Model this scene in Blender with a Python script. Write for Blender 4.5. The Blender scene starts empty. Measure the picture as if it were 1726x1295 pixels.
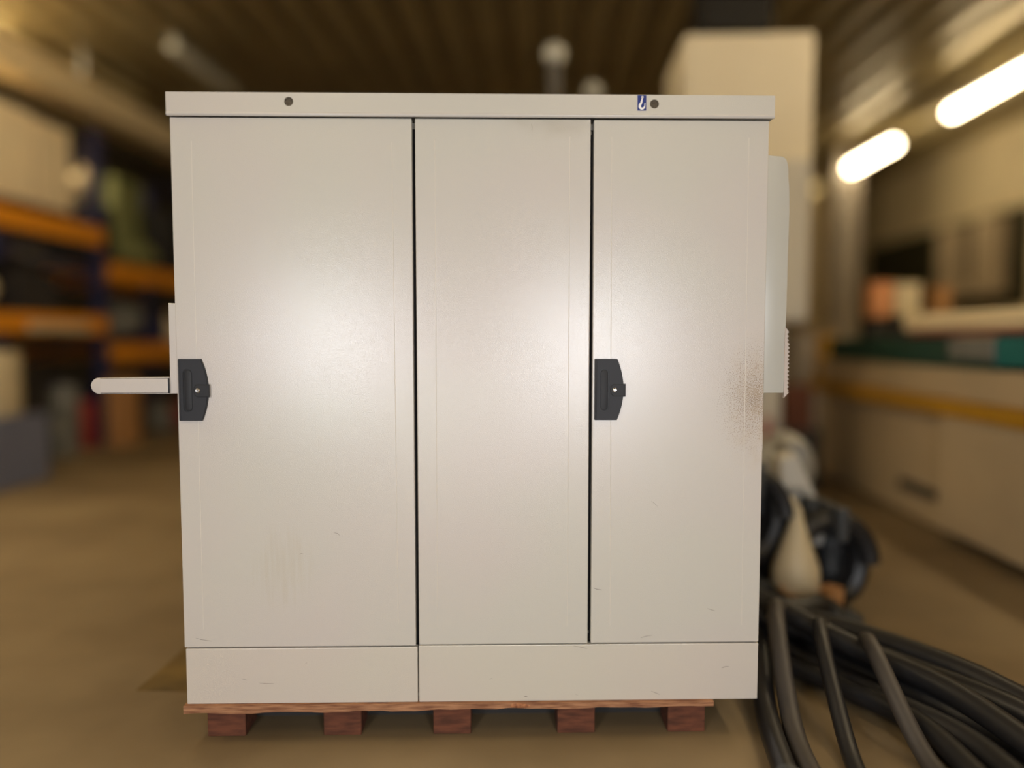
import bpy, bmesh, math, random
from mathutils import Vector, Matrix
random.seed(7)
PI = math.pi
SC = bpy.context.scene
COL = SC.collection

def lin(c):
    o = []
    for k in c:
        k /= 255.0
        o.append(k/12.92 if k <= 0.04045 else ((k+0.055)/1.055)**2.4)
    return (o[0], o[1], o[2], 1.0)

# ------------------------------------------------------------------ camera, world, lights, exposure
AX = math.radians(3.7)                       # the hall's long axis against the cabinet front's normal
CAM = Vector((0.8133, -1.8904, 1.0524))
def H(u, v, z=0.0):                          # hall coordinates (right, forward, up) -> world
    return Vector((CAM.x + u*math.cos(AX) + v*math.sin(AX), CAM.y - u*math.sin(AX) + v*math.cos(AX), z))

cd = bpy.data.cameras.new('camera'); cam = bpy.data.objects.new('camera', cd); COL.objects.link(cam)
SC.camera = cam
yaw, pitch, roll = math.radians(1.0755), math.radians(-3.569), math.radians(-0.0095)
fw = Vector((math.sin(yaw)*math.cos(pitch), math.cos(yaw)*math.cos(pitch), math.sin(pitch)))
rt = fw.cross(Vector((0, 0, 1))).normalized(); up = rt.cross(fw)
rt, up = rt*math.cos(roll)+up*math.sin(roll), up*math.cos(roll)-rt*math.sin(roll)
M = Matrix((rt, up, -fw)).transposed().to_4x4(); M.translation = CAM
cam.matrix_world = M
cd.sensor_fit = 'HORIZONTAL'; cd.sensor_width = 36.0; cd.lens = 36.0*1250/1726
cd.clip_start = 0.05; cd.clip_end = 200
cd.dof.use_dof = True; cd.dof.focus_distance = 1.90; cd.dof.aperture_fstop = 0.31

W = bpy.data.worlds.new('world'); SC.world = W; W.use_nodes = True
W.node_tree.nodes['Background'].inputs[0].default_value = (1, 0.9, 0.75, 1)
W.node_tree.nodes['Background'].inputs[1].default_value = 0.05

def area(name, loc, target, size, power, color, shape='DISK', size_y=None, spread=PI):
    l = bpy.data.lights.new(name, 'AREA'); l.shape = shape; l.size = size
    if size_y: l.size_y = size_y
    l.energy = power; l.color = color; l.spread = spread
    o = bpy.data.objects.new(name, l); COL.objects.link(o); o.location = loc
    o.rotation_euler = (Vector(target)-Vector(loc)).to_track_quat('-Z', 'Y').to_euler()
    return o
# two work lamps on stands behind the photographer give the two soft glints on the doors
area('work_lamp_light', (-0.15, -2.40, 1.04), (0.45, 0, 0.9), 0.36, 15, (0.90, 0.94, 1.0))
area('work_lamp_light', (1.37, -2.40, 1.04), (1.0, 0, 0.9), 0.44, 16, (0.90, 0.94, 1.0))
# low soft fill light added behind the photographer, aimed at the cabinet
area('low_fill_light', (0.8, -4.2, 0.55), (0.75, 0, 0.5), 2.6, 38, (1.0, 0.98, 0.97), 'RECTANGLE', 0.9)

vs = SC.view_settings
vs.view_transform = 'Standard'; vs.look = 'None'; vs.gamma = 1.0; vs.use_curve_mapping = False
vs.exposure = 0.0

# ------------------------------------------------------------------ materials
def nd(t, kind, **kw):
    n = t.nodes.new(kind)
    for k, v in kw.items(): setattr(n, k, v)
    return n
def mat(name, c, rough=0.6, metal=0.0, var=0.12, vs_=3.0, bump=0.0, bs=60.0, emit=None, es=0.0, c2=None, stretch=(1, 1, 1), trans=0.0, spec=0.5):
    m = bpy.data.materials.new(name); m.use_nodes = True; t = m.node_tree
    b = t.nodes['Principled BSDF']
    tc = nd(t, 'ShaderNodeTexCoord'); mp = nd(t, 'ShaderNodeMapping'); mp.inputs['Scale'].default_value = stretch
    t.links.new(tc.outputs['Object'], mp.inputs[0])
    n = nd(t, 'ShaderNodeTexNoise'); n.inputs['Scale'].default_value = vs_; n.inputs['Detail'].default_value = 4
    t.links.new(mp.outputs[0], n.inputs['Vector'])
    a = lin(c); bcol = lin(c2) if c2 else tuple(max(0, k*(1-var)) for k in a[:3])+(1,)
    mx = nd(t, 'ShaderNodeMix', data_type='RGBA')
    mr = nd(t, 'ShaderNodeMapRange'); mr.inputs[1].default_value = 0.35; mr.inputs[2].default_value = 0.65
    t.links.new(n.outputs['Fac'], mr.inputs[0]); t.links.new(mr.outputs[0], mx.inputs[0])
    mx.inputs[6].default_value = a; mx.inputs[7].default_value = bcol
    t.links.new(mx.outputs[2], b.inputs['Base Color'])
    b.inputs['Roughness'].default_value = rough; b.inputs['Metallic'].default_value = metal
    b.inputs['Specular IOR Level'].default_value = spec
    if trans: b.inputs['Transmission Weight'].default_value = trans
    if bump:
        n2 = nd(t, 'ShaderNodeTexNoise'); n2.inputs['Scale'].default_value = bs; n2.inputs['Detail'].default_value = 3
        t.links.new(mp.outputs[0], n2.inputs['Vector'])
        bp = nd(t, 'ShaderNodeBump'); bp.inputs['Strength'].default_value = bump; bp.inputs['Distance'].default_value = 0.002
        t.links.new(n2.outputs['Fac'], bp.inputs['Height']); t.links.new(bp.outputs[0], b.inputs['Normal'])
    if emit:
        b.inputs['Emission Color'].default_value = lin(emit); b.inputs['Emission Strength'].default_value = es
    return m

def enamel(name, base, stains_bands=()):
    """powder-coated sheet steel; stains = (centre xz, radii xz, colour, strength, scale xyz, lo, hi)"""
    m = bpy.data.materials.new(name); m.use_nodes = True; t = m.node_tree
    b = t.nodes['Principled BSDF']; L = t.links.new
    tc = nd(t, 'ShaderNodeTexCoord')
    n = nd(t, 'ShaderNodeTexNoise'); n.inputs['Scale'].default_value = 1.7; n.inputs['Detail'].default_value = 2
    L(tc.outputs['Object'], n.inputs['Vector'])
    mr = nd(t, 'ShaderNodeMapRange'); mr.inputs[1].default_value = 0.38; mr.inputs[2].default_value = 0.62
    L(n.outputs['Fac'], mr.inputs[0])
    mx = nd(t, 'ShaderNodeMix', data_type='RGBA'); L(mr.outputs[0], mx.inputs[0])
    a = lin(base)
    mx.inputs[6].default_value = (a[0]*1.0, a[1]*0.975, a[2]*0.985, 1); mx.inputs[7].default_value = (a[0]*0.98, a[1]*1.0, a[2]*0.975, 1)
    col = mx.outputs[2]
    sep = nd(t, 'ShaderNodeSeparateXYZ'); L(tc.outputs['Object'], sep.inputs[0])
    def math_(op, x, y=None, clamp=False):
        q = nd(t, 'ShaderNodeMath', operation=op, use_clamp=clamp)
        for i, w in enumerate((x, y)):
            if w is None: continue
            if isinstance(w, (int, float)): q.inputs[i].default_value = w
            else: L(w, q.inputs[i])
        return q.outputs[0]
    for (cx, cz), (rx, rz), sc, st, scl, lo, hi in stains_bands:
        dx = math_('DIVIDE', math_('SUBTRACT', sep.outputs[0], cx), rx)
        dz = math_('DIVIDE', math_('SUBTRACT', sep.outputs[2], cz), rz)
        d = math_('SQRT', math_('ADD', math_('MULTIPLY', dx, dx), math_('MULTIPLY', dz, dz)))
        fall = math_('SUBTRACT', 1.0, d, True)
        mp = nd(t, 'ShaderNodeMapping'); mp.inputs['Scale'].default_value = scl; L(tc.outputs['Object'], mp.inputs[0])
        ns = nd(t, 'ShaderNodeTexNoise'); ns.inputs['Scale'].default_value = 1.0; ns.inputs['Detail'].default_value = 2
        L(mp.outputs[0], ns.inputs['Vector'])
        s = math_('ADD', ns.outputs['Fac'], math_('MULTIPLY', fall, 0.25))
        r = nd(t, 'ShaderNodeMapRange'); r.inputs[1].default_value = lo; r.inputs[2].default_value = hi; L(s, r.inputs[0])
        fac = math_('MULTIPLY', math_('MULTIPLY', r.outputs[0], math_('MULTIPLY', fall, 3.0, True)), st, True)
        k = nd(t, 'ShaderNodeMix', data_type='RGBA'); L(fac, k.inputs[0]); L(col, k.inputs[6]); k.inputs[7].default_value = lin(sc)
        col = k.outputs[2]
    L(col, b.inputs['Base Color'])
    b.inputs['Roughness'].default_value = 0.24
    b.inputs['Specular IOR Level'].default_value = 0.75
    n2 = nd(t, 'ShaderNodeTexNoise'); n2.inputs['Scale'].default_value = 500; n2.inputs['Detail'].default_value = 1
    L(tc.outputs['Object'], n2.inputs['Vector'])
    bp = nd(t, 'ShaderNodeBump'); bp.inputs['Strength'].default_value = 1.0; bp.inputs['Distance'].default_value = 0.00031
    L(n2.outputs['Fac'], bp.inputs['Height']); L(bp.outputs[0], b.inputs['Normal'])
    return m

CABC = (202, 197, 190)
m_cab = enamel('cabinet_enamel', CABC)
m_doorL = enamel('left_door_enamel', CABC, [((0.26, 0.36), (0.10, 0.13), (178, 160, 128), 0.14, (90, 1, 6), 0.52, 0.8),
                                            ((0.55, 1.548), (0.52, 0.006), (150, 140, 122), 0.5, (6, 1, 20), 0.3, 0.7)])  # second entry: thin grey-brown horizontal band
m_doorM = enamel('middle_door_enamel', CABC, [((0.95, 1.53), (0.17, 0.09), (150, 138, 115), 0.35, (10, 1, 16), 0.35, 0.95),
                                              ((0.78, 1.548), (0.25, 0.006), (150, 140, 122), 0.6, (6, 1, 20), 0.3, 0.7)])  # second entry: the same thin band for this door
m_doorR = enamel('right_door_enamel', CABC, [((1.475, 0.80), (0.14, 0.20), (120, 92, 60), 0.75, (420, 420, 420), 0.66, 0.78),
                                             ((1.49, 0.78), (0.11, 0.20), (190, 168, 135), 0.35, (30, 30, 20), 0.40, 1.0)])
m_plinth = enamel('plinth_enamel', (205, 198, 188), [((0.28, 0.2), (0.12, 0.07), (178, 160, 128), 0.25, (90, 1, 6), 0.55, 0.8)])
m_inner = mat('cabinet_interior', (22, 20, 20), 0.8)
m_black = mat('black_plastic', (33, 34, 40), 0.6, var=0.08, vs_=20, bump=0.15, bs=700)
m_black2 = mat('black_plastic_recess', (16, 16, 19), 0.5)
m_grip = mat('grip_plastic', (28, 29, 34), 0.6, bump=0.15, bs=700)
m_chrome = mat('chrome', (225, 225, 228), 0.22, 1.0, var=0.02)
m_blue = mat('sticker_blue', (12, 42, 122), 0.35, var=0.05)
m_white = mat('sticker_white', (238, 238, 238), 0.4, var=0.02)
m_brownhole = mat('threaded_insert', (96, 84, 66), 0.6, 0.0, var=0.5, vs_=300, bump=0.8, bs=400)
m_pocket = mat('pocket_plastic', (184, 182, 173), 0.35, var=0.05, vs_=6)
m_strip = mat('serrated_plastic', (215, 203, 195), 0.3, var=0.05, trans=0.25)
m_wood = mat('pallet_wood', (176, 128, 92), 0.75, c2=(120, 76, 50), vs_=5, stretch=(3, 20, 30), bump=0.6, bs=12)
m_block = mat('pallet_block_wood', (112, 64, 42), 0.85, c2=(78, 44, 28), vs_=8, stretch=(2, 10, 10))
m_scr = mat('scratch', (104, 94, 84), 0.6)
m_crease = mat('crease_enamel', (212, 206, 196), 0.4, var=0.02)
m_floor = mat('concrete_floor', (138, 119, 88), 0.7, c2=(110, 92, 64), vs_=1.3, bump=0.3, bs=30)
m_ceil = mat('ceiling_sheet', (158, 142, 102), 0.34, metal=0.35, var=0.2, vs_=1.0)
m_wall = mat('hall_wall', (214, 198, 160), 0.7, var=0.12, vs_=1.0)
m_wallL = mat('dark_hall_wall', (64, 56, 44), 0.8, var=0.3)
m_glassd = mat('dark_window_pane', (60, 57, 38), 0.7, var=0.3, spec=0.15)
m_beige = mat('machine_beige', (178, 160, 130), 0.5, var=0.08)
m_beige2 = mat('machine_greige', (150, 140, 125), 0.5, var=0.08)
m_teal = mat('machine_dark_teal', (20, 62, 54), 0.45, var=0.15)
m_teal2 = mat('machine_bright_teal', (10, 104, 104), 0.45)
m_cream = mat('cream_paint', (226, 208, 170), 0.5, var=0.06)
m_red = mat('red_paint', (120, 36, 34), 0.5)
m_yel = mat('yellow_paint', (178, 132, 20), 0.5, var=0.2)
m_orange = mat('rack_orange', (222, 142, 20), 0.5, var=0.15)
m_rackblue = mat('rack_blue', (40, 44, 82), 0.5)
m_carton = mat('cream_carton', (232, 214, 178), 0.8, var=0.12, vs_=2)
m_dark = mat('dark_goods', (46, 42, 40), 0.7, var=0.3)
m_grey = mat('grey_goods', (120, 120, 116), 0.6, var=0.2)
m_drum = mat('pale_drum', (200, 184, 150), 0.5)
m_bluegrey = mat('blue_grey_plastic', (108, 112, 132), 0.5)
m_redg = mat('red_goods', (150, 46, 36), 0.6)
m_green = mat('green_sack', (126, 130, 84), 0.8)
m_enc = mat('enclosure_grey', (224, 213, 188), 0.5, var=0.05, vs_=1.5)
m_enc2 = mat('column_grey', (196, 192, 182), 0.5, var=0.05)
m_hose = mat('black_rubber', (34, 33, 34), 0.42, var=0.3)
m_hose2 = mat('grey_rubber', (66, 61, 57), 0.5, var=0.2)
m_silver = mat('galvanised', (150, 148, 142), 0.45, 0.3)
m_dkgrey = mat('dark_grey_rubber', (58, 60, 62), 0.5)
m_cardb = mat('cardboard', (176, 128, 78), 0.8, var=0.15)
m_lamp = mat('lamp_diffuser', (255, 240, 205), 0.5, var=0.0, emit=(255, 232, 190), es=28.0)
m_lamp2 = mat('left_fill_diffuser', (255, 240, 205), 0.5, var=0.0, emit=(255, 232, 190), es=100.0)
m_lamp3 = mat('dim_glow_diffuser', (240, 214, 150), 0.5, var=0.0, emit=(240, 208, 140), es=1.1)  # faint yellow glow; on the left it imitates light streaks under the roof
m_lamp5 = mat('bay_fill_diffuser', (255, 240, 205), 0.5, var=0.0, emit=(255, 232, 190), es=42.0)
m_lamp4 = mat('unseen_lamp_diffuser', (255, 240, 205), 0.5, var=0.0, emit=(255, 232, 190), es=34.0)
m_lampoff = mat('lamp_grey_diffuser', (190, 190, 180), 0.4)

# ------------------------------------------------------------------ mesh helpers
def bm_new(): return bmesh.new()
def bx(bm, x0, x1, y0, y1, z0, z1, bev=0.0):
    vs = [bm.verts.new((x, y, z)) for x in (x0, x1) for y in (y0, y1) for z in (z0, z1)]
    fs = [bm.faces.new([vs[i] for i in f]) for f in ((0,1,3,2),(4,6,7,5),(0,4,5,1),(2,3,7,6),(0,2,6,4),(1,5,7,3))]
    if bev > 0:
        ed = list({e for f in fs for e in f.edges})
        bmesh.ops.bevel(bm, geom=ed, offset=bev, segments=2, profile=0.5, affect='EDGES')
    return bm
def plate(bm, loops, y0, y1, bev=0.0):
    """flat shape in the xz plane with holes, between y0 (front) and y1"""
    if len(loops) == 1:
        vs = [bm.verts.new((x, y0, z)) for x, z in loops[0]]
        f = bm.faces.new(vs)
        r = bmesh.ops.extrude_face_region(bm, geom=[f])
        nv = [g for g in r['geom'] if isinstance(g, bmesh.types.BMVert)]
        for v in nv: v.co.y = y1
        if bev:
            front = [e for e in bm.edges if e.verts[0] in vs and e.verts[1] in vs]
            bmesh.ops.bevel(bm, geom=front, offset=bev, segments=2, profile=0.5, affect='EDGES')
        bmesh.ops.recalc_face_normals(bm, faces=bm.faces)
        return bm
    edges = []; rings = []
    for lp in loops:
        vs = [bm.verts.new((x, y0, z)) for x, z in lp]
        rings.append(vs)
        for i in range(len(vs)): edges.append(bm.edges.new((vs[i], vs[(i+1) % len(vs)])))
    bmesh.ops.triangle_fill(bm, edges=edges, use_beauty=True)
    fs = [f for f in bm.faces if all(abs(v.co.y-y0) < 1e-7 for v in f.verts)]
    r = bmesh.ops.extrude_face_region(bm, geom=fs)
    for g in r['geom']:
        if isinstance(g, bmesh.types.BMVert): g.co.y = y1
    bmesh.ops.recalc_face_normals(bm, faces=bm.faces)
    return bm
def circ(cx, cz, r, n=24): return [(cx+r*math.cos(2*PI*i/n), cz+r*math.sin(2*PI*i/n)) for i in range(n)]
def caps(cx, z0, z1, r, n=10):      # upright capsule
    o = [(cx+r*math.cos(PI*i/n), z1-r+r*math.sin(PI*i/n)) for i in range(n+1)]
    return o + [(cx-r*math.cos(PI*i/n), z0+r-r*math.sin(PI*i/n)) for i in range(n+1)]
def lathe(bm, prof, n=20, c=(0, 0, 0), axis='Z'):
    rings = []
    for r, h in prof:
        ring = []
        for i in range(n):
            a = 2*PI*i/n
            p = (r*math.cos(a), r*math.sin(a), h) if axis == 'Z' else (r*math.cos(a), h, r*math.sin(a)) if axis == 'Y' else (h, r*math.cos(a), r*math.sin(a))
            ring.append(bm.verts.new((p[0]+c[0], p[1]+c[1], p[2]+c[2])))
        rings.append(ring)
    for a, b in zip(rings, rings[1:]):
        for i in range(n): bm.faces.new((a[i], a[(i+1) % n], b[(i+1) % n], b[i]))
    bm.faces.new(rings[0]); bm.faces.new(rings[-1])
    bmesh.ops.recalc_face_normals(bm, faces=bm.faces)
    return bm
def spline(pts, n=10):
    pts = [Vector(p) for p in pts]; P = [pts[0]*2-pts[1]]+pts+[pts[-1]*2-pts[-2]]
    o = []
    for i in range(1, len(P)-2):
        for k in range(n):
            t = k/n
            o.append(0.5*((2*P[i])+(P[i+1]-P[i-1])*t+(2*P[i-1]-5*P[i]+4*P[i+1]-P[i+2])*t*t+(3*P[i]-P[i-1]-3*P[i+1]+P[i+2])*t**3))
    return o+[pts[-1]]
def tube(bm, pts, r, n=10, rf=None):
    pts = [Vector(p) for p in pts]; rings = []
    nrm = None
    for i, p in enumerate(pts):
        t = (pts[min(i+1, len(pts)-1)]-pts[max(i-1, 0)]).normalized()
        if nrm is None:
            nrm = t.orthogonal().normalized()
        nrm = (nrm-t*nrm.dot(t)).normalized(); b = t.cross(nrm)
        rr = r*(rf(i/(len(pts)-1)) if rf else 1)
        rings.append([bm.verts.new(p+(nrm*math.cos(2*PI*k/n)+b*math.sin(2*PI*k/n))*rr) for k in range(n)])
    for a, b in zip(rings, rings[1:]):
        for i in range(n): bm.faces.new((a[i], a[(i+1) % n], b[(i+1) % n], b[i]))
    bm.faces.new(rings[0]); bm.faces.new(rings[-1])
    bmesh.ops.recalc_face_normals(bm, faces=bm.faces)
    return bm
def blob(bm, c, r, seed=0, sub=3, amp=0.18):
    rs = random.Random(seed); ph = [(rs.uniform(-3, 3), rs.uniform(-3, 3), rs.uniform(-3, 3), rs.uniform(0, 6)) for _ in range(5)]
    g = bmesh.ops.create_icosphere(bm, subdivisions=sub, radius=1.0)
    for v in g['verts']:
        d = v.co.copy(); k = 1+amp*sum(math.sin(d.x*a+d.y*b+d.z*e+f) for a, b, e, f in ph)/2.5
        v.co = Vector((c[0]+d.x*r[0]*k, c[1]+d.y*r[1]*k, c[2]+d.z*r[2]*k))
    return bm
def obj(name, bm, m, parent=None, smooth=False, loc=None, rot=None):
    me = bpy.data.meshes.new(name); bm.normal_update(); bm.to_mesh(me); bm.free()
    me.materials.append(m)
    if smooth:
        for p in me.polygons: p.use_smooth = True
        try: me.set_sharp_from_angle(angle=math.radians(40))
        except Exception: pass
    o = bpy.data.objects.new(name, me); COL.objects.link(o)
    if parent: o.parent = parent
    if loc is not None: o.location = loc
    if rot is not None: o.rotation_euler = (0, 0, rot)
    return o
def tag(o, label=None, cat=None, group=None, kind=None):
    if label: o['label'] = label
    if cat: o['category'] = cat
    if group: o['group'] = group
    if kind: o['kind'] = kind
    return o
def thing(name, label, cat, loc=(0, 0, 0), rot=0.0, group=None):
    o = bpy.data.objects.new(name, None); COL.objects.link(o); o.location = loc; o.rotation_euler = (0, 0, rot)
    o.empty_display_size = 0.1
    return tag(o, label, cat, group)
def hthing(name, label, cat, u, v, z=0.0, rz=0.0, group=None):   # a thing standing in the hall
    return thing(name, label, cat, H(u, v, z), -AX+rz, group)
def hobj(name, bm, m, u, v, z=0.0, rz=0.0, smooth=False):
    return obj(name, bm, m, None, smooth, H(u, v, z), -AX+rz)

# ------------------------------------------------------------------ hall shell
UL, UR, VN, VF, ZC = -6.6, 6.5, -6.0, 17.5, 4.05
def struct(name, bm, m, smooth=False):
    return tag(obj(name, bm, m, None, smooth, H(0, 0), -AX), kind='structure')
struct('floor', bx(bm_new(), UL, UR, VN, VF, -0.1, 0), m_floor)
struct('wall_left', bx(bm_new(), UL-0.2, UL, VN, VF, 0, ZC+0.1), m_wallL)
struct('wall_right', bx(bm_new(), UR, UR+0.2, VN, VF, 0, ZC+0.1), m_wall)
struct('wall_back', bx(bm_new(), UL, UR, VF, VF+0.2, 0, ZC+0.1), m_wall)
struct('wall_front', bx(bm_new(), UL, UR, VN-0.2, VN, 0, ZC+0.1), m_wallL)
b = bm_new()                                                    # trapezoidal roof sheet, ribs along the hall
pitch_ = 0.35; x = UL; prof = []
while x < UR:
    prof += [(x, 0.0), (x+0.15, 0.0), (x+0.20, 0.085), (x+0.30, 0.085)]
    x += pitch_
prof.append((x, 0.0))
prev = None
for px, pz in prof:
    px = min(px, UR)
    cur = [b.verts.new((px, VN, ZC+pz)), b.verts.new((px, VF, ZC+pz)), b.verts.new((px, VF, ZC+0.2)), b.verts.new((px, VN, ZC+0.2))]
    if prev and px > prev[0].co.x+1e-5:
        for i in range(4): b.faces.new((prev[i], cur[i], cur[(i+1) % 4], prev[(i+1) % 4]))
    elif prev: break
    prev = cur
struct('ceiling', b, m_ceil)

# right wall: dark window band
def window(n, v0, v1, z0, z1, nm):
    w = bpy.data.objects.new('window_%d' % n, None); COL.objects.link(w); w.location = H(UR, (v0+v1)/2, z0); w.rotation_euler = (0, 0, -AX)
    tag(w, kind='structure')
    L = (v1-v0)/2; h = z1-z0
    bb = bm_new()
    for a in ((-L, L, 0, 0.07), (-L, L, h-0.07, h)): bx(bb, -0.05, 0, a[0], a[1], a[2], a[3])
    for a in ((-L, -L+0.07), (L-0.07, L)): bx(bb, -0.05, 0, a[0], a[1], 0.07, h-0.07)
    obj('window_frame', bb, m_wall, w)
    for k in range(nm):
        a = -L+0.07+(2*L-0.14)*k/nm; c = -L+0.07+(2*L-0.14)*(k+1)/nm
        obj('pane', bx(bm_new(), -0.03, -0.01, a+0.02, c-0.02, 0.07, h-0.07), m_glassd, w)
window(1, 10.2, 15.5, 1.40, 2.92, 2)
window(2, 5.6, 9.7, 1.40, 2.92, 3)
# steel column and cream pilaster towards the far end on the right
tag(obj('trim_1', bx(bm_new(), 4.55, 4.90, 12.0, 12.35, 0, ZC), m_beige2, None, False, H(0, 0), -AX), kind='structure')
tag(obj('trim_2', bx(bm_new(), 4.86, 5.40, 14.0, 14.3, 0, ZC), m_cream, None, False, H(0, 0), -AX), kind='structure')

# ------------------------------------------------------------------ luminaires
def lum(u, v, label, on=True, group='lit tube lights under the roof on the right', dz=0.36, dm=None):
    t = hthing('tube_light', label, 'ceiling light', u, v, ZC-dz, 0, group if on else None)
    obj('housing', bx(bm_new(), -0.04, 0.04, -0.75, 0.75, 0.045, 0.085, 0.008), m_silver, t)
    for s in (-0.5, 0.5): obj('hanger', bx(bm_new(), -0.008, 0.008, s-0.008, s+0.008, 0.085, dz+0.005), m_silver, t)
    bb = bm_new(); 
    prof_ = [(0.001, -0.74), (0.05, -0.735), (0.055, -0.72), (0.055, 0.72), (0.05, 0.735), (0.001, 0.74)]
    lathe(bb, prof_, 12, (0, 0, -0.012), 'Y')
    obj('diffuser', bb, (dm or m_lamp) if on else m_lampoff, t, True)
    return t
lum(4.72, 8.35, 'lit tube light under the roof at the upper right, the nearer large glare')
lum(4.72, 11.2, 'lit tube light under the roof on the right, the smaller glare further down the row')
lum(4.72, 14.1, 'lit tube light at the far end of the right row, behind the smaller glare', dm=m_lamp3)
lum(4.72, 5.5, 'lit tube light under the roof on the right, just beyond the frame edge', dm=m_lamp4)
lum(4.72, 2.6, 'lit tube light under the roof on the right, nearest the camera side', dm=m_lamp4)
for u, v, w in ((-5.4, 1.2, 'first'), (-5.4, 4.0, 'second'), (-5.4, 6.3, 'third'), (-5.4, 9.0, 'fourth, dimly yellow'), (-5.4, 11.8, 'fifth, dimly yellow')):
    lum(u, v, w+' added tube light in the left row, above the cream cable duct', group='added tube lights under the roof on the left', dz=0.2, dm=m_lamp3 if v > 8 else m_lamp2)  # bright ones added out of view to light the left; dim ones imitate streaks
for u, v, w in ((-1.6, -1.0, 'left, nearer'), (1.6, -1.0, 'right, nearer'), (-1.6, -3.5, 'left, farther'), (1.6, -3.5, 'right, farther')):
    lum(u, v, 'added fill tube light over the aisle behind the camera, on its '+w, group='added fill tube lights over the aisle', dm=m_lamp4)  # unseen tubes added behind the camera to brighten floor and tower
lum(-3.7, 8.1, 'grey tube shape imitating a pale roof patch left of the cabinet top', on=False, dz=0.1)  # grey tube body stands in for a pale bluish patch on the roof
# cream cable duct running under the roof on the left
bb = bm_new(); bx(bb, -0.16, 0.16, -3.2, 9.0, 0, 0.30, 0.01)
for u, v, w in ((-2.7, 1.4, 'left of the cabinet, nearer'), (-2.7, 4.2, 'left of the cabinet, farther'), (2.7, 1.4, 'right of the cabinet, nearer'), (2.7, 4.2, 'right of the cabinet, farther')):
    lum(u, v, 'added fill tube light high over the bay '+w, group='added fill tube lights over the middle bays', dm=m_lamp5)  # unseen tubes added to light the cartons and the machine side
t = hthing('cable_duct', 'cream cable duct running along under the roof above the left racks', 'duct', -4.9, 6.0, 3.44)
obj('duct_body', bb, m_cream, t)
for k in range(5):
    obj('hanger', bx(bm_new(), -0.02, 0.02, -2.6+2.2*k, -2.56+2.2*k, 0.30, 0.63), m_silver, t)

# black extractor unit under the roof
t = hthing('extractor_unit', 'black box unit hung under the roof above the tall pale tower', 'extractor', 1.48, 6.0, 3.42)
obj('casing', bx(bm_new(), -0.26, 0.26, -0.05, 0.5, 0, 0.5, 0.02), m_inner, t)
for s in (-0.2, 0.2): obj('hanger', bx(bm_new(), s-0.02, s+0.02, 0.2, 0.24, 0.5, 0.68), m_dark, t)

# ------------------------------------------------------------------ pallet rack on the left with its goods
RU = -4.3
rk = hthing('pallet_rack', 'two bay pallet rack with orange beams and blue uprights at left', 'rack', RU-0.55, 7.1)
def upright(v):
    f = bm_new()
    for u in (-0.50, 0.50): bx(f, u-0.05, u+0.05, v-0.05, v+0.05, 0, 3.05)
    for k in range(5):
        z = 0.2+0.58*k
        tube(f, [(-0.48, v, z), (0.48, v, z+0.29)], 0.015, 6); tube(f, [(0.48, v, z+0.29), (-0.48, v, z+0.58)], 0.015, 6)
    obj('upright_frame', f, m_rackblue, rk)
for v in (-2.75, -0.02, 2.75): upright(v)
def beam(u, v0, v1, z0, z1): obj('beam', bx(bm_new(), u-0.025, u+0.025, v0, v1, z0, z1, 0.006), m_orange, rk)
def deck(v0, v1, z):
    n = 9
    for k in range(n):
        a = v0+(v1-v0)*k/n
        obj('deck_board', bx(bm_new(), -0.47, 0.47, a+0.02, a+(v1-v0)/n-0.03, z, z+0.02), m_block, rk)
for v0, v1, lv in ((-2.70, -0.07, (1.93, 1.09)), (0.03, 2.70, (1.62, 0.82))):
    for z in lv:
        for u in (0.575, -0.575): beam(u, v0, v1, z, z+0.17)
        deck(v0, v1, z+0.15)

def pallet(label, u, v, z, w=1.1, d=0.9):
    p = hthing('pallet', label, 'pallet', u, v, z)
    for k in range(5):
        a = -d/2+(d-0.12)*k/4
        obj('board', bx(bm_new(), -w/2, w/2, a, a+0.12, 0.078, 0.10), m_block, p)
    for i in (-1, 0, 1):
        for j in (-1, 0, 1):
            obj('block', bx(bm_new(), i*(w/2-0.06)-0.05, i*(w/2-0.06)+0.05, j*(d/2-0.07)-0.06, j*(d/2-0.07)+0.06, 0, 0.078), m_block, p)
    return p
def crate(name, label, cat, u, v, z, w, d, h, m, group=None, lid=True, rz=0):
    t = hthing(name, label, cat, u, v, z, rz, group)
    obj('body', bx(bm_new(), -w/2, w/2, -d/2, d/2, 0, h*(0.94 if lid else 1), 0.008), m, t)
    if lid: obj('lid', bx(bm_new(), -w/2-0.006, w/2+0.006, -d/2-0.006, d/2+0.006, h*0.94, h, 0.006), m, t)
    return t
def drum(name, label, cat, u, v, z, r, h, m, group=None):
    t = hthing(name, label, cat, u, v, z, 0, group)
    bb = bm_new(); lathe(bb, [(r*0.96, 0), (r, 0.02), (r, h*0.33), (r*1.03, h*0.34), (r*1.03, h*0.36), (r, h*0.37), (r, h*0.66), (r*1.03, h*0.67), (r*1.03, h*0.69), (r, h*0.70), (r, h-0.03), (r*0.97, h-0.02)], 20)
    obj('body', bb, m, t, True)
    bb = bm_new(); lathe(bb, [(r*1.02, h-0.025), (r*1.02, h), (r*0.93, h), (r*0.93, h-0.012)], 20)
    obj('rim', bb, m, t, True)
    return t
def sack(name, label, cat, u, v, z, r, m, seed):
    t = hthing(name, label, cat, u, v, z)
    obj('filled_body', blob(bm_new(), (0, 0, r[2]), r, seed), m, t, True)
    obj('tied_neck', lathe(bm_new(), [(r[2]*0.28, 0), (r[2]*0.16, 0.03), (r[2]*0.3, 0.07)], 10, (r[0]*0.1, 0, r[2]*1.9)), m, t, True)
    return t
zt = 1.93+0.17
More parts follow.
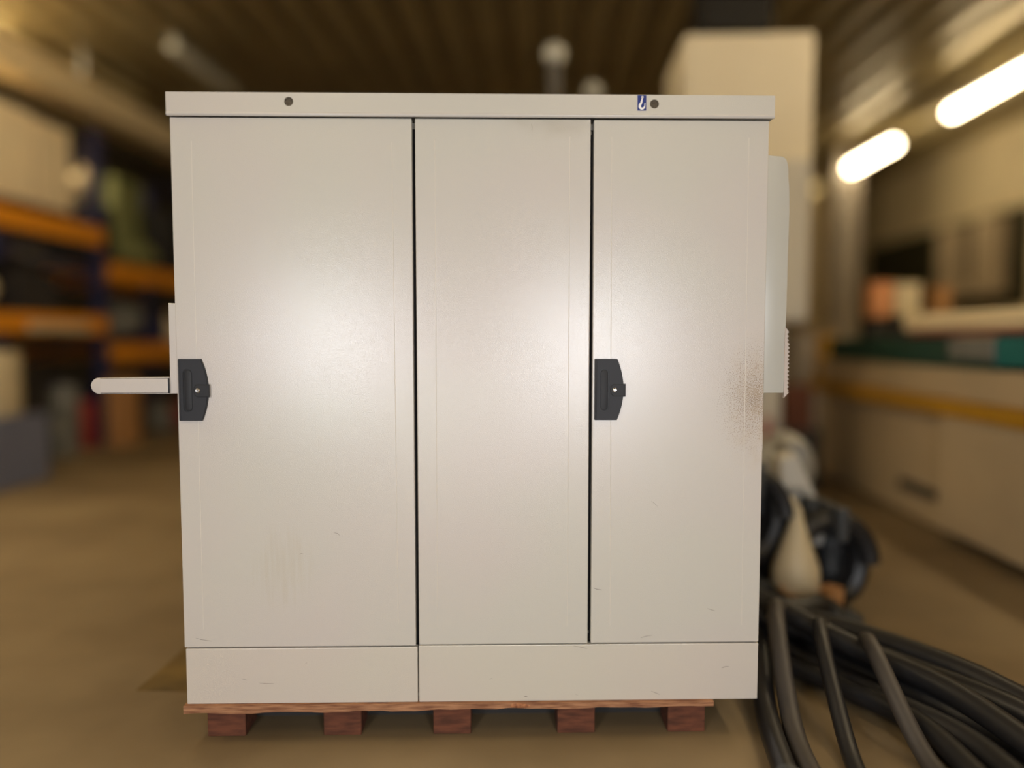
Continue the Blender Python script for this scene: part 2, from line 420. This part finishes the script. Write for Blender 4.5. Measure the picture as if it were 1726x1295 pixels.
for i, (v, w) in enumerate(((5.0, 'nearest bay end, cut by the frame'), (6.28, 'beside the bay upright'))):
    pallet('wooden pallet on the top orange beam, '+w, -4.86, v, zt, 1.0, 1.05)
ct = [(4.72, 0.52, 0.80, 'leftmost tall cream carton on the top rack level'), (5.33, 0.50, 0.82, 'second tall cream carton from the left on the top rack level'),
      (5.98, 0.52, 0.76, 'tall cream carton, third from the left on the top rack level'), (6.52, 0.44, 0.74, 'rightmost tall cream carton on the top rack level')]
for v, d, h, lb in ct:
    z = zt+0.10
    crate('carton', lb, 'carton', -4.80, v, z, 0.85, d, h, m_carton, 'tall cream cartons on the top rack level')
# near bay, middle and floor levels
zm = 1.09+0.17
sack('wrapped_ball', 'pale round bundle on the middle level of the near rack bay', 'bundle', -4.55, 5.70, zm, (0.16, 0.16, 0.16), m_drum, 3)
crate('storage_box', 'brown box on the middle rack level right of the pale bundle', 'box', -4.7, 6.35, zm, 0.5, 0.5, 0.36, m_dark)
crate('storage_box', 'dark box at the back of the middle rack level beside the upright', 'box', -4.95, 6.75, zm, 0.35, 0.3, 0.5, m_dark)
crate('parts_tray', 'pale tray lying on the rack beam level below the brown boxes', 'tray', -4.28+0.12, 6.2, 1.11, 0.06, 0.75, 0.07, m_drum, lid=False)
drum('pale_drum', 'pale plastic drum with blue grey lower half on the floor at left edge', 'drum', -4.02, 5.05, 0.50, 0.27, 0.46, m_drum)
crate('plastic_tote', 'blue grey plastic tote on the floor under the pale drum at left', 'tote', -4.02, 5.05, 0, 0.6, 0.62, 0.50, m_bluegrey)
crate('storage_box', 'black crate on the floor in the near rack bay right of the drum', 'box', -4.8, 6.0, 0, 0.7, 0.7, 0.75, m_dark)
drum('motor_can', 'grey rounded motor on the floor under the near rack bay', 'motor', -4.45, 6.62, 0, 0.13, 0.62, m_grey)
drum('motor_can', 'small grey motor low on the floor beside the grey rounded motor', 'motor', -4.3, 6.35, 0, 0.12, 0.35, m_grey)
drum('red_canister', 'red canister on the floor below the left rack, behind the lever arm', 'canister', -4.42, 6.88, 0, 0.09, 0.45, m_redg)
crate('wooden_post_box', 'upright brown wooden box standing on the floor below the lever arm', 'box', -4.15, 7.08, 0, 0.2, 0.26, 0.66, m_cardb, lid=False)
# second bay
z2 = 1.62+0.17
sack('green_sack', 'dull green sack on the upper level of the second rack bay', 'sack', -4.6, 7.95, z2, (0.3, 0.33, 0.16), m_green, 5)
crate('storage_box', 'black tall crate on the upper level left of the green sack', 'box', -4.75, 7.42, z2, 0.5, 0.42, 0.60, m_inner)
crate('storage_box', 'black tall crate on the upper level beside the cabinet edge', 'box', -4.75, 8.9, z2, 0.6, 0.62, 0.75, m_inner)
sack('white_bag', 'pale round bag on top of the black crate in the second rack bay', 'bag', -4.7, 7.44, z2+0.60, (0.2, 0.2, 0.17), m_carton, 9)
crate('pale_box', 'pale yellowish box above the green sack near the cabinet edge', 'box', -4.9, 8.35, z2+0.0, 0.3, 0.5, 1.05, m_green)
z3 = 0.82+0.17
sack('grey_bag', 'grey bag on the lower beam level of the second rack bay', 'bag', -4.6, 7.75, z3, (0.26, 0.26, 0.22), m_grey, 11)
crate('blue_box', 'dark blue box on the lower beam level below the grey bag', 'box', -4.55, 8.2, z3, 0.4, 0.3, 0.28, m_rackblue)
sack('pink_bundle', 'pinkish round bundle on the lower level beside the cabinet edge', 'bundle', -4.5, 8.65, z3, (0.22, 0.25, 0.15), m_carton, 13)
crate('red_box', 'small red box on the lower level in front of the pinkish bundle', 'box', -4.2, 8.95, z3, 0.15, 0.22, 0.14, m_redg)
crate('storage_box', 'dark crate on the floor under the second rack bay', 'box', -4.8, 7.75, 0, 0.7, 0.6, 0.6, m_dark)
drum('motor_can', 'grey tilted motor on the floor beside the dark floor crate', 'motor', -4.42, 8.25, 0, 0.14, 0.28, m_grey)
crate('red_box', 'red box on the floor next to the cabinet edge, under the racks', 'box', -4.35, 8.8, 0, 0.3, 0.3, 0.26, m_redg)

# ------------------------------------------------------------------ tall machine tower behind the cabinet
t = hthing('machine_tower', 'tall pale beige machine enclosure rising above the right of the cabinet', 'machine', 1.19, 4.55)
obj('base', bx(bm_new(), -0.45, 0.27, 0.05, 0.8, 0, 0.25, 0.02), m_enc2, t)
obj('column', bx(bm_new(), -0.30, 0.27, 0.10, 0.6, 0.25, 1.14, 0.02), m_enc2, t)
obj('enclosure', bx(bm_new(), -0.375, 0.385, 0, 0.7, 1.14, 2.85, 0.02), m_enc, t)
obj('side_cover', bx(bm_new(), 0.20, 0.37, -0.03, 0.0, 1.16, 2.1, 0.008), m_enc2, t)
obj('red_tag', bx(bm_new(), 0.16, 0.20, 0.085, 0.10, 0.42, 0.56), m_redg, t)
# two beacon posts
def beacon(label, u, v, h, r, rp):
    t = hthing('beacon_post', label, 'beacon', u, v)
    obj('base', lathe(bm_new(), [(0.16, 0), (0.16, 0.015), (0.05, 0.03)], 20), m_grey, t, True)
    obj('pole', lathe(bm_new(), [(rp, 0.02), (rp, h)], 14), m_hose2, t, True)
    obj('globe', lathe(bm_new(), [(0.01, -r)]+[(r*math.sin(PI*k/10), -r*math.cos(PI*k/10)) for k in range(1, 10)]+[(0.01, r)], 18, (0, 0, h+r*0.8)), m_lampoff, t, True)
beacon('grey post with a round pale globe above the cabinet middle', 0.047, 4.5, 2.67, 0.068, 0.04)
beacon('lower brownish globe post right of the taller globe post', 0.305, 5.0, 2.62, 0.06, 0.03)

# ------------------------------------------------------------------ long machine bed along the right
mb = hthing('machine_bed', 'long beige machine bed with teal band and yellow stripe at right', 'machine', 2.05, 5.6)
def mpart(nm, m, u0, u1, v0, v1, z0, z1, bev=0.01):
    return obj(nm, bx(bm_new(), u0-2.05, u1-2.05, v0-5.6, v1-5.6, z0, z1, bev), m, mb)
mpart('lower_skirt', m_beige, 2.12, 3.2, 3.95, 5.75, 0.02, 0.66)
mpart('lower_skirt', m_beige, 2.05, 3.2, 0.9, 3.95, 0.06, 0.66)
mpart('yellow_stripe', m_yel, 2.02, 3.2, 0.9, 5.8, 0.66, 0.74, 0.004)
mpart('upper_body', m_beige, 2.07, 3.15, 0.9, 5.7, 0.74, 0.90)
mpart('teal_band', m_teal, 2.05, 3.15, 3.5, 5.5, 0.90, 1.05, 0.02)
mpart('teal_band', m_teal2, 2.05, 3.15, 0.9, 3.5, 0.92, 1.065, 0.02)
mpart('nameplate', m_grey, 2.035, 2.05, 3.48, 3.86, 0.95, 1.05, 0.006)
mpart('red_line', m_red, 2.04, 3.12, 0.9, 4.3, 1.065, 1.085, 0.003)
mpart('cream_cover', m_cream, 2.05, 3.1, 0.9, 4.4, 1.085, 1.185, 0.03)
mpart('end_post', m_yel, 2.07, 2.2, 5.7, 5.8, 0.74, 1.08)
mpart('vent_slot', m_dark, 2.112, 2.125, 4.0, 4.5, 0.16, 0.22, 0.004)
for k in range(3): mpart('foot', m_dark, 2.3, 2.45, 4.1+0.75*k, 4.2+0.75*k, 0, 0.03, 0)
for k in range(4): mpart('foot', m_dark, 2.3, 2.45, 1.2+0.75*k, 1.3+0.75*k, 0, 0.07, 0)
crate('slide_block', 'dark flat slide block under the peach and yellow boxes on the bed', 'block', 2.53, 5.34, 1.05, 0.56, 0.2, 0.14, m_dark)
crate('orange_carton', 'peach orange carton on the machine bed past the end of the cream cover', 'carton', 2.33, 5.35, 1.19, 0.13, 0.16, 0.25, mat('peach_carton', (226, 156, 104), 0.7))
crate('yellow_box', 'pale yellow box beside the orange carton on the machine bed', 'box', 2.50, 5.35, 1.19, 0.17, 0.16, 0.24, m_cream)
crate('ochre_box', 'ochre brown box to the right of the pale yellow box', 'box', 2.74, 5.35, 1.19, 0.11, 0.16, 0.22, m_cardb)
crate('dark_clamp_block', 'small dark block below the orange carton at the cover end', 'block', 2.2, 4.75, 1.05, 0.1, 0.12, 0.14, m_dark)
crate('switch_box', 'greyish beige machine housing past the left end of the bed', 'housing', 2.25, 6.35, 0.0, 0.42, 0.5, 1.09, m_beige2)
crate('rust_brown_box', 'rust brown box low beside the pale tower column', 'box', 1.74, 5.3, 0.42, 0.2, 0.22, 0.30, m_block, lid=False)
crate('wooden_stand', 'dark stand under the rust brown box beside the tower', 'stand', 1.74, 5.3, 0.0, 0.3, 0.3, 0.42, m_dark, lid=False)
# U shaped duct in front of the windows
t = hthing('duct_loop', 'pale U shaped duct on the wall across the dark windows at right', 'duct', 6.3, 11.43, 1.66)
uz = 1.1
obj('duct_leg', bx(bm_new(), -0.12, 0.12, 0.25, 0.74, 0.14, uz-0.02, 0.02), m_beige, t)
obj('duct_leg', bx(bm_new(), -0.12, 0.12, -0.74, -0.25, 0.14, uz-0.02, 0.02), m_beige, t)
obj('duct_elbow', bx(bm_new(), -0.125, 0.125, -0.76, 0.76, 0, 0.17, 0.04), m_beige, t)

# ------------------------------------------------------------------ cable heap right of the cabinet
def hose(label, pts, r, m, name='black_hose', group='black hoses in the heap right of the cabinet'):
    c = pts[0]; t = hthing(name, label, 'hose', c[0], c[1], 0, 0, group)
    P = spline([(p[0]-c[0], p[1]-c[1], p[2]) for p in pts], 8)
    obj('hose_body', tube(bm_new(), P, r, 10), m, t, True)
    for e, q in ((P[0], P[1]), (P[-1], P[-2])):
        d = (q-e).normalized()
        obj('end_fitting', tube(bm_new(), [e-d*0.03, e+d*0.03], r*1.25, 10), m_dkgrey, t, True)
rs = random.Random(4)
sweeps = [([(0.80, 2.75, 0.10), (0.98, 2.55, 0.06), (1.15, 2.34, 0.05), (1.32, 2.02, 0.05), (1.38, 1.75, 0.05)], 0.045, 'uppermost thick black hose sweeping from the heap to the right edge'),
          ([(0.78, 2.70, 0.05), (0.93, 2.42, 0.05), (1.10, 2.22, 0.05), (1.24, 1.95, 0.05), (1.30, 1.66, 0.05)], 0.045, 'second thick black hose sweeping to the lower right corner'),
          ([(0.76, 2.60, 0.06), (0.88, 2.34, 0.05), (1.02, 2.12, 0.045), (1.15, 1.88, 0.045), (1.20, 1.60, 0.045)], 0.042, 'third thick black hose sweeping to the lower right corner'),
          ([(0.72, 2.50, 0.06), (0.82, 2.26, 0.05), (0.94, 2.06, 0.045), (1.06, 1.84, 0.045), (1.08, 1.55, 0.045)], 0.036, 'lowest black hose of the bundle towards the lower right'),
          ([(0.70, 2.45, 0.13), (0.85, 2.32, 0.12), (1.05, 2.14, 0.10), (1.22, 1.86, 0.10), (1.27, 1.60, 0.06)], 0.034, 'black hose lying on top of the sweeping bundle')]
sweeps += [([(0.64, 2.62, 0.16), (0.80, 2.46, 0.14), (0.98, 2.30, 0.13), (1.18, 2.05, 0.12), (1.30, 1.74, 0.10)], 0.036, 'black hose riding high along the back of the sweeping bundle'),
           ([(0.66, 2.52, 0.20), (0.78, 2.36, 0.17), (0.92, 2.20, 0.13), (1.08, 1.98, 0.11), (1.16, 1.66, 0.09)], 0.034, 'black hose riding along the front of the sweeping bundle'),
           ([(0.64, 2.70, 0.05), (0.78, 2.60, 0.05), (0.94, 2.62, 0.05), (1.02, 2.72, 0.05), (1.0, 2.86, 0.05)], 0.05, 'short black hose curled around the foot of the cream bag'),
           ([(0.62, 2.56, 0.12), (0.74, 2.50, 0.13), (0.88, 2.54, 0.12), (0.98, 2.62, 0.10), (1.06, 2.60, 0.05)], 0.042, 'short black hose lying across the front of the heap'),
           ([(0.63, 2.36, 0.05), (0.74, 2.26, 0.05), (0.86, 2.12, 0.045), (0.98, 1.92, 0.045), (1.0, 1.62, 0.04)], 0.03, 'black hose along the inner side of the bundle, nearest the cabinet')]
for p, r, lb in sweeps: hose(lb, p, r, m_hose)
drops = [([(0.70, 2.56, 0.10), (0.655, 2.25, 0.10), (0.60, 1.98, 0.035), (0.56, 1.66, 0.03)], 0.03, m_hose, 'black hose falling straight down beside the cabinet corner'),
         ([(0.80, 2.50, 0.14), (0.70, 2.24, 0.21), (0.65, 1.92, 0.035), (0.62, 1.62, 0.03)], 0.026, m_hose2, 'grey brown hose curving down to the bottom edge'),
         ([(0.92, 2.42, 0.10), (0.81, 2.18, 0.19), (0.76, 1.84, 0.03), (0.72, 1.60, 0.03)], 0.022, m_hose, 'thin black hose in the middle of the bottom edge'),
         ([(1.02, 2.36, 0.08), (0.92, 2.08, 0.18), (0.93, 1.80, 0.03), (0.94, 1.58, 0.03)], 0.024, m_hose2, 'grey brown hose forking off towards the bottom right')]
for p, r, m, lb in drops: hose(lb, p, r, m)
# coiled loops standing behind
coils = [((0.80, 2.95, 0.22), 0.20, 0.05, 'black hose coil at the centre of the heap'), ((1.02, 2.98, 0.20), 0.15, 0.04, 'black hose coil at the right side of the heap'),
         ((0.76, 2.80, 0.38), 0.14, 0.04, 'upper small black coil next to the cabinet edge'),
         ((1.09, 2.86, 0.19), 0.15, 0.05, 'outermost black hose coil in front of the grey ribbed canister')]
for (cu, cv, cz), R_, r_, lb in coils:
    t = hthing('hose_coil', lb, 'hose', cu, cv, 0, 0.2)
    bb = bm_new(); P = []
    for i in range(73):
        a = 2*PI*i/24; P.append((R_*math.cos(a)*(1-0.04*i/24), -0.03+0.05*i/24, max(cz+(R_+0.02)*math.sin(a), r_+0.003)))
    obj('coil_body', tube(bb, P, r_*0.8, 8), m_hose, t, True)
    obj('tie', bx(bm_new(), -0.02, 0.02, -0.1, 0.16, cz+R_-0.05, cz+R_+0.08, 0.01), m_dkgrey, t)
t = hthing('cream_bag', 'cream pear shaped bag in the middle of the hose heap', 'bag', 0.945, 2.80)
obj('bag_body', lathe(bm_new(), [(0.02, 0.05), (0.06, 0.06), (0.090, 0.11), (0.085, 0.19), (0.058, 0.27), (0.03, 0.35), (0.012, 0.42)], 18), m_drum, t, True)
obj('twisted_top', tube(bm_new(), [(0, 0, 0.40), (-0.02, 0.0, 0.44), (-0.045, 0.01, 0.455)], 0.014, 8), m_drum, t, True)
t = hthing('tan_pot', 'orange tan bowl below the cream bag in the heap', 'bowl', 0.95, 2.70)
obj('bowl_body', lathe(bm_new(), [(0.05, 0.002), (0.08, 0.04), (0.092, 0.135), (0.085, 0.135), (0.06, 0.03)], 18), m_cardb, t, True)
t = hthing('white_wedge', 'white slanted metal wedge leaning on top of the hose heap', 'bracket', 0.985, 3.02, 0.22)
t.scale = (1.2, 1.2, 1.2)
bb = bm_new(); plate(bb, [[(-0.04, 0.29), (0.01, 0.31), (0.12, 0.08), (0.10, 0.0), (-0.03, 0.02)]], -0.04, 0.04, 0.008)
obj('wedge_body', bb, m_enc2, t)
obj('wedge_rib', bx(bm_new(), -0.02, 0.04, -0.055, -0.04, 0.05, 0.2, 0.004), m_silver, t)
t = hthing('wedge_stand', 'dark stand carrying the white wedge behind the hose heap', 'stand', 0.97, 3.1)
obj('stand_body', bx(bm_new(), -0.12, 0.12, -0.08, 0.1, 0, 0.22, 0.01), m_hose, t)
t = hthing('gearbox', 'grey lumpy metal gearbox above the heap by the cabinet edge', 'gearbox', 1.03, 3.35)
obj('pedestal', bx(bm_new(), -0.14, 0.14, -0.12, 0.12, 0, 0.30, 0.02), m_dkgrey, t)
obj('housing', blob(bm_new(), (0, 0, 0.44), (0.16, 0.13, 0.18), 31, 3, 0.2), m_silver, t, True)
obj('shaft', lathe(bm_new(), [(0.05, -0.2), (0.05, 0.0), (0.03, 0.0), (0.03, 0.08)], 14, (0.02, 0, 0.56), 'Y'), m_silver, t, True)
drum('grey_canister', 'grey ribbed canister at the right of the hose heap', 'canister', 1.15, 3.0, 0, 0.045, 0.34, m_dkgrey)
drum('tan_canister', 'tan canister on the floor in front of the grey ribbed one', 'canister', 1.06, 2.74, 0, 0.04, 0.13, m_cardb)
# faded yellow floor mark left of the pallet
tag(obj('trim_3', bx(bm_new(), -1.22, -0.9, 2.1, 2.75, 0, 0.002), mat('worn_yellow_floor_paint', (118, 94, 44), 0.8, var=0.5, vs_=6), None, False, H(0, 0), -AX), kind='structure')

# ------------------------------------------------------------------ pallet carrying the cabinet
P0 = 0.10
pl = thing('wooden_pallet', 'low wooden pallet with reddish blocks carrying the steel cabinet', 'pallet', (0, 0, 0))
rw = random.Random(12)
b = bm_new()                                                  # front board with a ragged lower edge
N = 46; top = []; bot = []
for i in range(N+1):
    x = -0.003+1.381*i/N
    zt_ = -0.0004
    zb_ = -0.021+0.008*(i/N)+0.0016*math.sin(i*0.9)+rw.uniform(-0.0012, 0.0012)
    if 24 <= i <= 28: zb_ += 0.002
    top.append((x, P0+zt_)); bot.append((x, P0+zb_))
plate(b, [top+bot[::-1]], -0.010, 0.09)
obj('deck_board', b, m_wood, pl)
b = bm_new(); blob(b, (0.865, -0.009, P0-0.007), (0.030, 0.004, 0.006), 3, 2); obj('knot', b, mat('knot_wood', (206, 140, 92), 0.7, c2=(120, 70, 40), vs_=60), pl, True)
for y0, y1 in ((0.16, 0.26), (0.34, 0.44), (0.50, 0.58)):
    obj('deck_board', bx(bm_new(), 0.0, 1.378, y0, y1, P0-0.022, P0-0.0005, 0.002), m_wood, pl)
obj('under_shade_board', bx(bm_new(), 0.02, 1.37, 0.13, 0.15, 0.0, P0-0.0225), m_dark, pl)  # dark board added in place of the shade under the pallet
for y0 in (0.022, 0.27, 0.48):
    for cx in (0.095, 0.40, 0.69, 1.02, 1.315):
        obj('block', bx(bm_new(), cx-0.05, cx+0.05, y0, y0+0.09, 0.0, P0-0.0225, 0.003), m_block, pl)

# ------------------------------------------------------------------ the cabinet
cb = thing('control_cabinet', 'light grey steel control cabinet with three doors and two black handles', 'cabinet', (0, 0, P0))
D = 0.58
b = bm_new()
bx(b, 0.004, 0.012, 0.022, D, 0.002, 1.50); bx(b, 1.486, 1.495, 0.022, D, 0.002, 1.50)
bx(b, 0.012, 1.486, D-0.01, D, 0.002, 1.50); bx(b, 0.012, 1.486, 0.03, D-0.01, 0.002, 0.012)
bx(b, 0.012, 1.486, 0.03, D-0.01, 1.48, 1.495)
obj('carcass', b, m_cab, cb)
obj('inner_frame', bx(bm_new(), 0.013, 1.485, 0.026, 0.06, 0.013, 1.479), m_inner, cb)
# top trim: front sheet with two round lifting holes, rolled lower lip
trim = obj('top_trim', plate(bm_new(), [[(-0.005, 1.503), (1.507, 1.503), (1.507, 1.5565), (-0.005, 1.5575)], circ(0.2967, 1.5355, 0.0112), circ(1.2041, 1.5345, 0.0112)], -0.008, -0.004), m_cab, cb)
obj('rolled_lip', tube(bm_new(), [(-0.005, -0.004, 1.506), (0.3, -0.004, 1.506), (1.507, -0.004, 1.506)], 0.0055, 12), mat('lip_enamel', CABC, 0.22, var=0.02), trim, True)
obj('top_sheet', bx(bm_new(), -0.005, 1.507, -0.004, D+0.005, 1.5545, 1.5565), m_cab, trim)
for xa, xb in ((-0.005, -0.003), (1.505, 1.507)): obj('side_flange', bx(bm_new(), xa, xb, -0.004, D+0.005, 1.503, 1.5545), m_cab, trim)
for cx, cz in ((0.2967, 1.5355), (1.2041, 1.5345)):
    b = bm_new(); lathe(b, [(0.0125, 0.008), (0.0125, 0.0), (0.0100, 0.0), (0.0095, 0.0012), (0.001, 0.0016)], 24, (cx, -0.0036, cz), 'Y')
    obj('threaded_hole', b, m_brownhole, trim, True)
# hook sticker
st = obj('hook_sticker', plate(bm_new(), [[(1.1615, 1.518), (1.1835, 1.518), (1.1835, 1.5555), (1.1615, 1.5555)]], -0.0086, -0.0079), m_blue, cb)
st['label'] = 'blue sticker with a white crane hook'
def ribbon(pts, w):
    L_, R_ = [], []
    for i, p in enumerate(pts):
        a = Vector(pts[max(i-1, 0)]); c = Vector(pts[min(i+1, len(pts)-1)]); d = (c-a).normalized(); n = Vector((-d.y, d.x))
        k = w(i/(len(pts)-1))/2
        L_.append((p[0]+n.x*k, p[1]+n.y*k)); R_.append((p[0]-n.x*k, p[1]-n.y*k))
    return L_+R_[::-1]
hx, hz = 1.1725, 1.5370
path = [(0.0010, 0.0125), (-0.0002, 0.006), (-0.0018, 0.0), (-0.0045, -0.005), (-0.0052, -0.0095), (-0.0025, -0.0135), (0.0020, -0.0142), (0.0058, -0.0112), (0.0072, -0.0065), (0.0075, -0.001)]
P = [(p.x+hx, p.y+hz) for p in [Vector(q) for q in [(v.x, v.y) for v in spline([(a, c_, 0) for a, c_ in path], 5)]]]
obj('hook_mark', plate(bm_new(), [ribbon(P, lambda t: 0.0022+0.0038*math.sin(PI*min(1, t*1.15))**0.8*(1 if t < 0.87 else (1-t)/0.13*0.8+0.2))], -0.0092, -0.0087), m_white, st)
obj('hook_eye', plate(bm_new(), [circ(hx+0.0012, hz+0.0138, 0.0028, 16), circ(hx+0.0012, hz+0.0138, 0.0011, 12)], -0.0092, -0.0087), m_white, st)

def door(x0, x1, z0, z1, m, creases, scratches=()):
    b = bm_new()
    bx(b, x0, x1, 0.0, 0.022, z0, z1, 0.0022)
    d = obj('door', b, m, cb)
    b = bm_new()
    for cxx, za, zb, top_x in creases:
        w = 0.0011
        v = [b.verts.new(q) for q in ((cxx-w, 0.0002, za), (cxx, -0.0005, za), (cxx+w, 0.0002, za), (top_x-w, 0.0002, zb), (top_x, -0.0005, zb), (top_x+w, 0.0002, zb))]
        b.faces.new((v[0], v[1], v[4], v[3])); b.faces.new((v[1], v[2], v[5], v[4]))
    bmesh.ops.recalc_face_normals(b, faces=b.faces)
    obj('folded_crease', b, m_crease, d)
    if scratches:
        for pts, w in scratches: obj('scratch', plate(bm_new(), [ribbon([tuple(p) for p in pts], lambda t, w=w: w*(0.3+0.7*math.sin(PI*min(max(t, 0.05), 0.95))))], -0.0004, 0.0002), m_scr, d)
    return d
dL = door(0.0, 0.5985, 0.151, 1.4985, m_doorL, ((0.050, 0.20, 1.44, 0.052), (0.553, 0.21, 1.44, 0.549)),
          [([(0.39, 0.452), (0.40, 0.449), (0.405, 0.444)], 0.0012), ([(0.30, 0.395), (0.305, 0.397), (0.312, 0.396)], 0.0008), ([(0.03, 0.176), (0.045, 0.172), (0.07, 0.168)], 0.0007)])
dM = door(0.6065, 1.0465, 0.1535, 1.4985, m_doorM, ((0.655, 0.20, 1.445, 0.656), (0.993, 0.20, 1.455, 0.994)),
          [([(0.898, 1.486), (0.899, 1.478), (0.8985, 1.470)], 0.001)])
dR = door(1.0545, 1.4965, 0.1545, 1.4975, m_doorR, ((1.105, 0.20, 1.455, 1.099), (1.451, 0.20, 1.455, 1.4455)),
          [([(1.0605, 0.302), (1.071, 0.298), (1.083, 0.296)], 0.0012), ([(1.186, 0.168), (1.20, 0.172), (1.215, 0.174)], 0.0009), ([(1.36, 0.245), (1.372, 0.241), (1.38, 0.239)], 0.0009), ([(1.21, 0.53), (1.218, 0.524), (1.226, 0.516)], 0.0008)])
# shiny catches in the right gap
for z in (1.468, 0.180): obj('hinge_pin', lathe(bm_new(), [(0.0015, -0.004), (0.0015, 0.004)], 8, (1.049, 0.014, z)), m_chrome, cb, True)
# plinth panels
def plinth(x0, x1, z1, scr):
    d = obj('plinth_panel', bx(bm_new(), x0, x1, 0.0, 0.020, 0.0, z1, 0.0018), m_plinth, cb)
    for pts, w in scr: obj('scratch', plate(bm_new(), [ribbon([tuple(p) for p in pts], lambda t, w=w: w*(0.3+0.7*math.sin(PI*min(max(t, 0.05), 0.95))))], -0.0004, 0.0002), m_scr, d)
plinth(0.003, 0.6025, 0.1475, [([(0.148, 0.066), (0.158, 0.064)], 0.001), ([(0.31, 0.105), (0.315, 0.109)], 0.001), ([(0.19, 0.055), (0.205, 0.054), (0.228, 0.053)], 0.0007)])
plinth(0.6055, 1.4965, 0.1510, [([(0.88, 0.012), (0.885, 0.0125), (0.889, 0.012)], 0.0016), ([(1.015, 0.018), (1.022, 0.014)], 0.0008), ([(1.40, 0.085), (1.41, 0.088), (1.42, 0.089)], 0.0012),
                                ([(0.79, 0.06), (0.797, 0.063)], 0.0009), ([(1.01, 0.1475), (1.03, 0.144), (1.045, 0.140)], 0.0009), ([(1.215, 0.024), (1.23, 0.018), (1.238, 0.014)], 0.0009)])

def handle(dr, x, z0=0.7418, z1=0.8987):
    H_ = z1-z0; zm_ = (z0+z1)/2
    arc = [(x+0.0575+0.0165*math.cos(a)-0.0*a, zm_+H_/2*math.sin(a)) for a in [PI/2*(1-2*i/20) for i in range(21)]]
    arc = [(x+0.0575+0.0165*(1-((2*i/20-1)**2)), z1-H_*i/20) for i in range(21)]
    out = [(x+0.001, z0)]+[(x, z0+0.002), (x, z1-0.002), (x+0.001, z1)]+arc
    obj('handle_plate', plate(bm_new(), [out], -0.006, 0.0), m_black2, dr)
    sl = caps(x+0.0242, z0+0.0222, z1-0.0252, 0.0119)
    def inset(pts, k, c):  return [(c[0]+(p[0]-c[0])*k[0], c[1]+(p[1]-c[1])*k[1]) for p in pts]
    inn = inset(out, (0.955, 0.982), (x+0.040, zm_))
    obj('handle_face', plate(bm_new(), [inn, sl], -0.0085, -0.0055), m_black, dr)
    obj('rim_bar', bx(bm_new(), x+0.0012, x+0.0052, -0.0100, -0.0062, z0+0.002, z1-0.002, 0.0012), m_black, dr)
    obj('handle_grip', plate(bm_new(), [caps(x+0.0244, z0+0.0245, z1-0.0275, 0.0096)], -0.0080, -0.0055, 0.0018), m_grip, dr, True)
    q = [(x+0.078, 0.8035), (x+0.078, 0.8338), (x+0.048, 0.8348), (x+0.0415, 0.8295), (x+0.0388, 0.8190), (x+0.0415, 0.8085), (x+0.048, 0.8030)]
    obj('lock_flap_seat', plate(bm_new(), [inset(q, (1.04, 1.09), (x+0.058, 0.819))], -0.0092, -0.008), m_black2, dr)
    obj('lock_flap', plate(bm_new(), [q], -0.0120, -0.0085, 0.0015), m_grip, dr)
    s = obj('lock_screw', lathe(bm_new(), [(0.0001, -0.0150), (0.0022, -0.0150), (0.0024, -0.0140), (0.0045, -0.0146), (0.0060, -0.0130), (0.0060, -0.0115)], 20, (x+0.0505, 0, 0.8195), 'Y'), m_chrome, dr, True)
    s['label'] = 'chrome lock screw'
handle(dL, 0.0062, 0.7424, 0.8993); handle(dR, 1.0598)

# isolator lever sticking out on the left
lv = obj('side_lever', plate(bm_new(), [[(-0.020, 0.8100), (-0.020, 0.8535), (-0.196, 0.8515)]+[(-0.196-0.0205*math.sin(PI*i/12), 0.8310+0.0205*math.cos(PI*i/12)) for i in range(1, 12)]+[(-0.196, 0.8105)]], 0.0, 0.018, 0.002), m_cab, cb, True)
obj('lever_slot', bx(bm_new(), -0.192, -0.0185, -0.0006, 0.0005, 0.8118, 0.8508), m_black2, lv)
obj('lever_face', bx(bm_new(), -0.1925, -0.0222, -0.0022, -0.0002, 0.8132, 0.8496, 0.0008), m_cab, lv)
obj('lever_tip', lathe(bm_new(), [(0.0022, 0.0), (0.0003, -0.006)], 8, (-0.2160, 0.009, 0.8325), 'X'), m_cab, lv, True)
bb = bm_new(); plate(bb, [[(-0.0205, 0.8108), (0.001, 0.8108), (0.001, 1.0395), (-0.0185, 1.0395)]], 0.006, 0.05, 0.0015)
obj('lever_mount', bb, m_cab, cb)
# side pocket and serrated strip on the right
out = [(1.496, 0.8100), (1.5500, 0.8100), (1.5505, 0.93), (1.5525, 1.10), (1.5545, 1.27), (1.5530, 1.33), (1.5500, 1.355), (1.5490, 1.385), (1.5440, 1.402), (1.5350, 1.410), (1.496, 1.4130)]
pk = obj('document_pocket', plate(bm_new(), [out], 0.004, 0.26, 0.0015), m_pocket, cb, True)
pk['label'] = 'pale greenish grey side pocket'
teeth = [(1.549, 0.797), (1.549, 0.980), (1.556, 0.972)]
z = 0.966
while z > 0.812:
    a = 1.5615 if z < 0.94 else 1.559
    teeth += [(a, z), (a-0.0045, z-0.0045)]; z -= 0.0100
teeth += [(1.5625, 0.812)]
obj('serrated_edge', plate(bm_new(), [teeth[::-1]], 0.001, 0.010), m_strip, pk)
obj('edge_clip', plate(bm_new(), [[(1.495, 0.708), (1.500, 0.708), (1.5005, 0.665), (1.4985, 0.655), (1.4995, 0.640), (1.4975, 0.630), (1.495, 0.615)]], 0.010, 0.016), m_cab, cb)
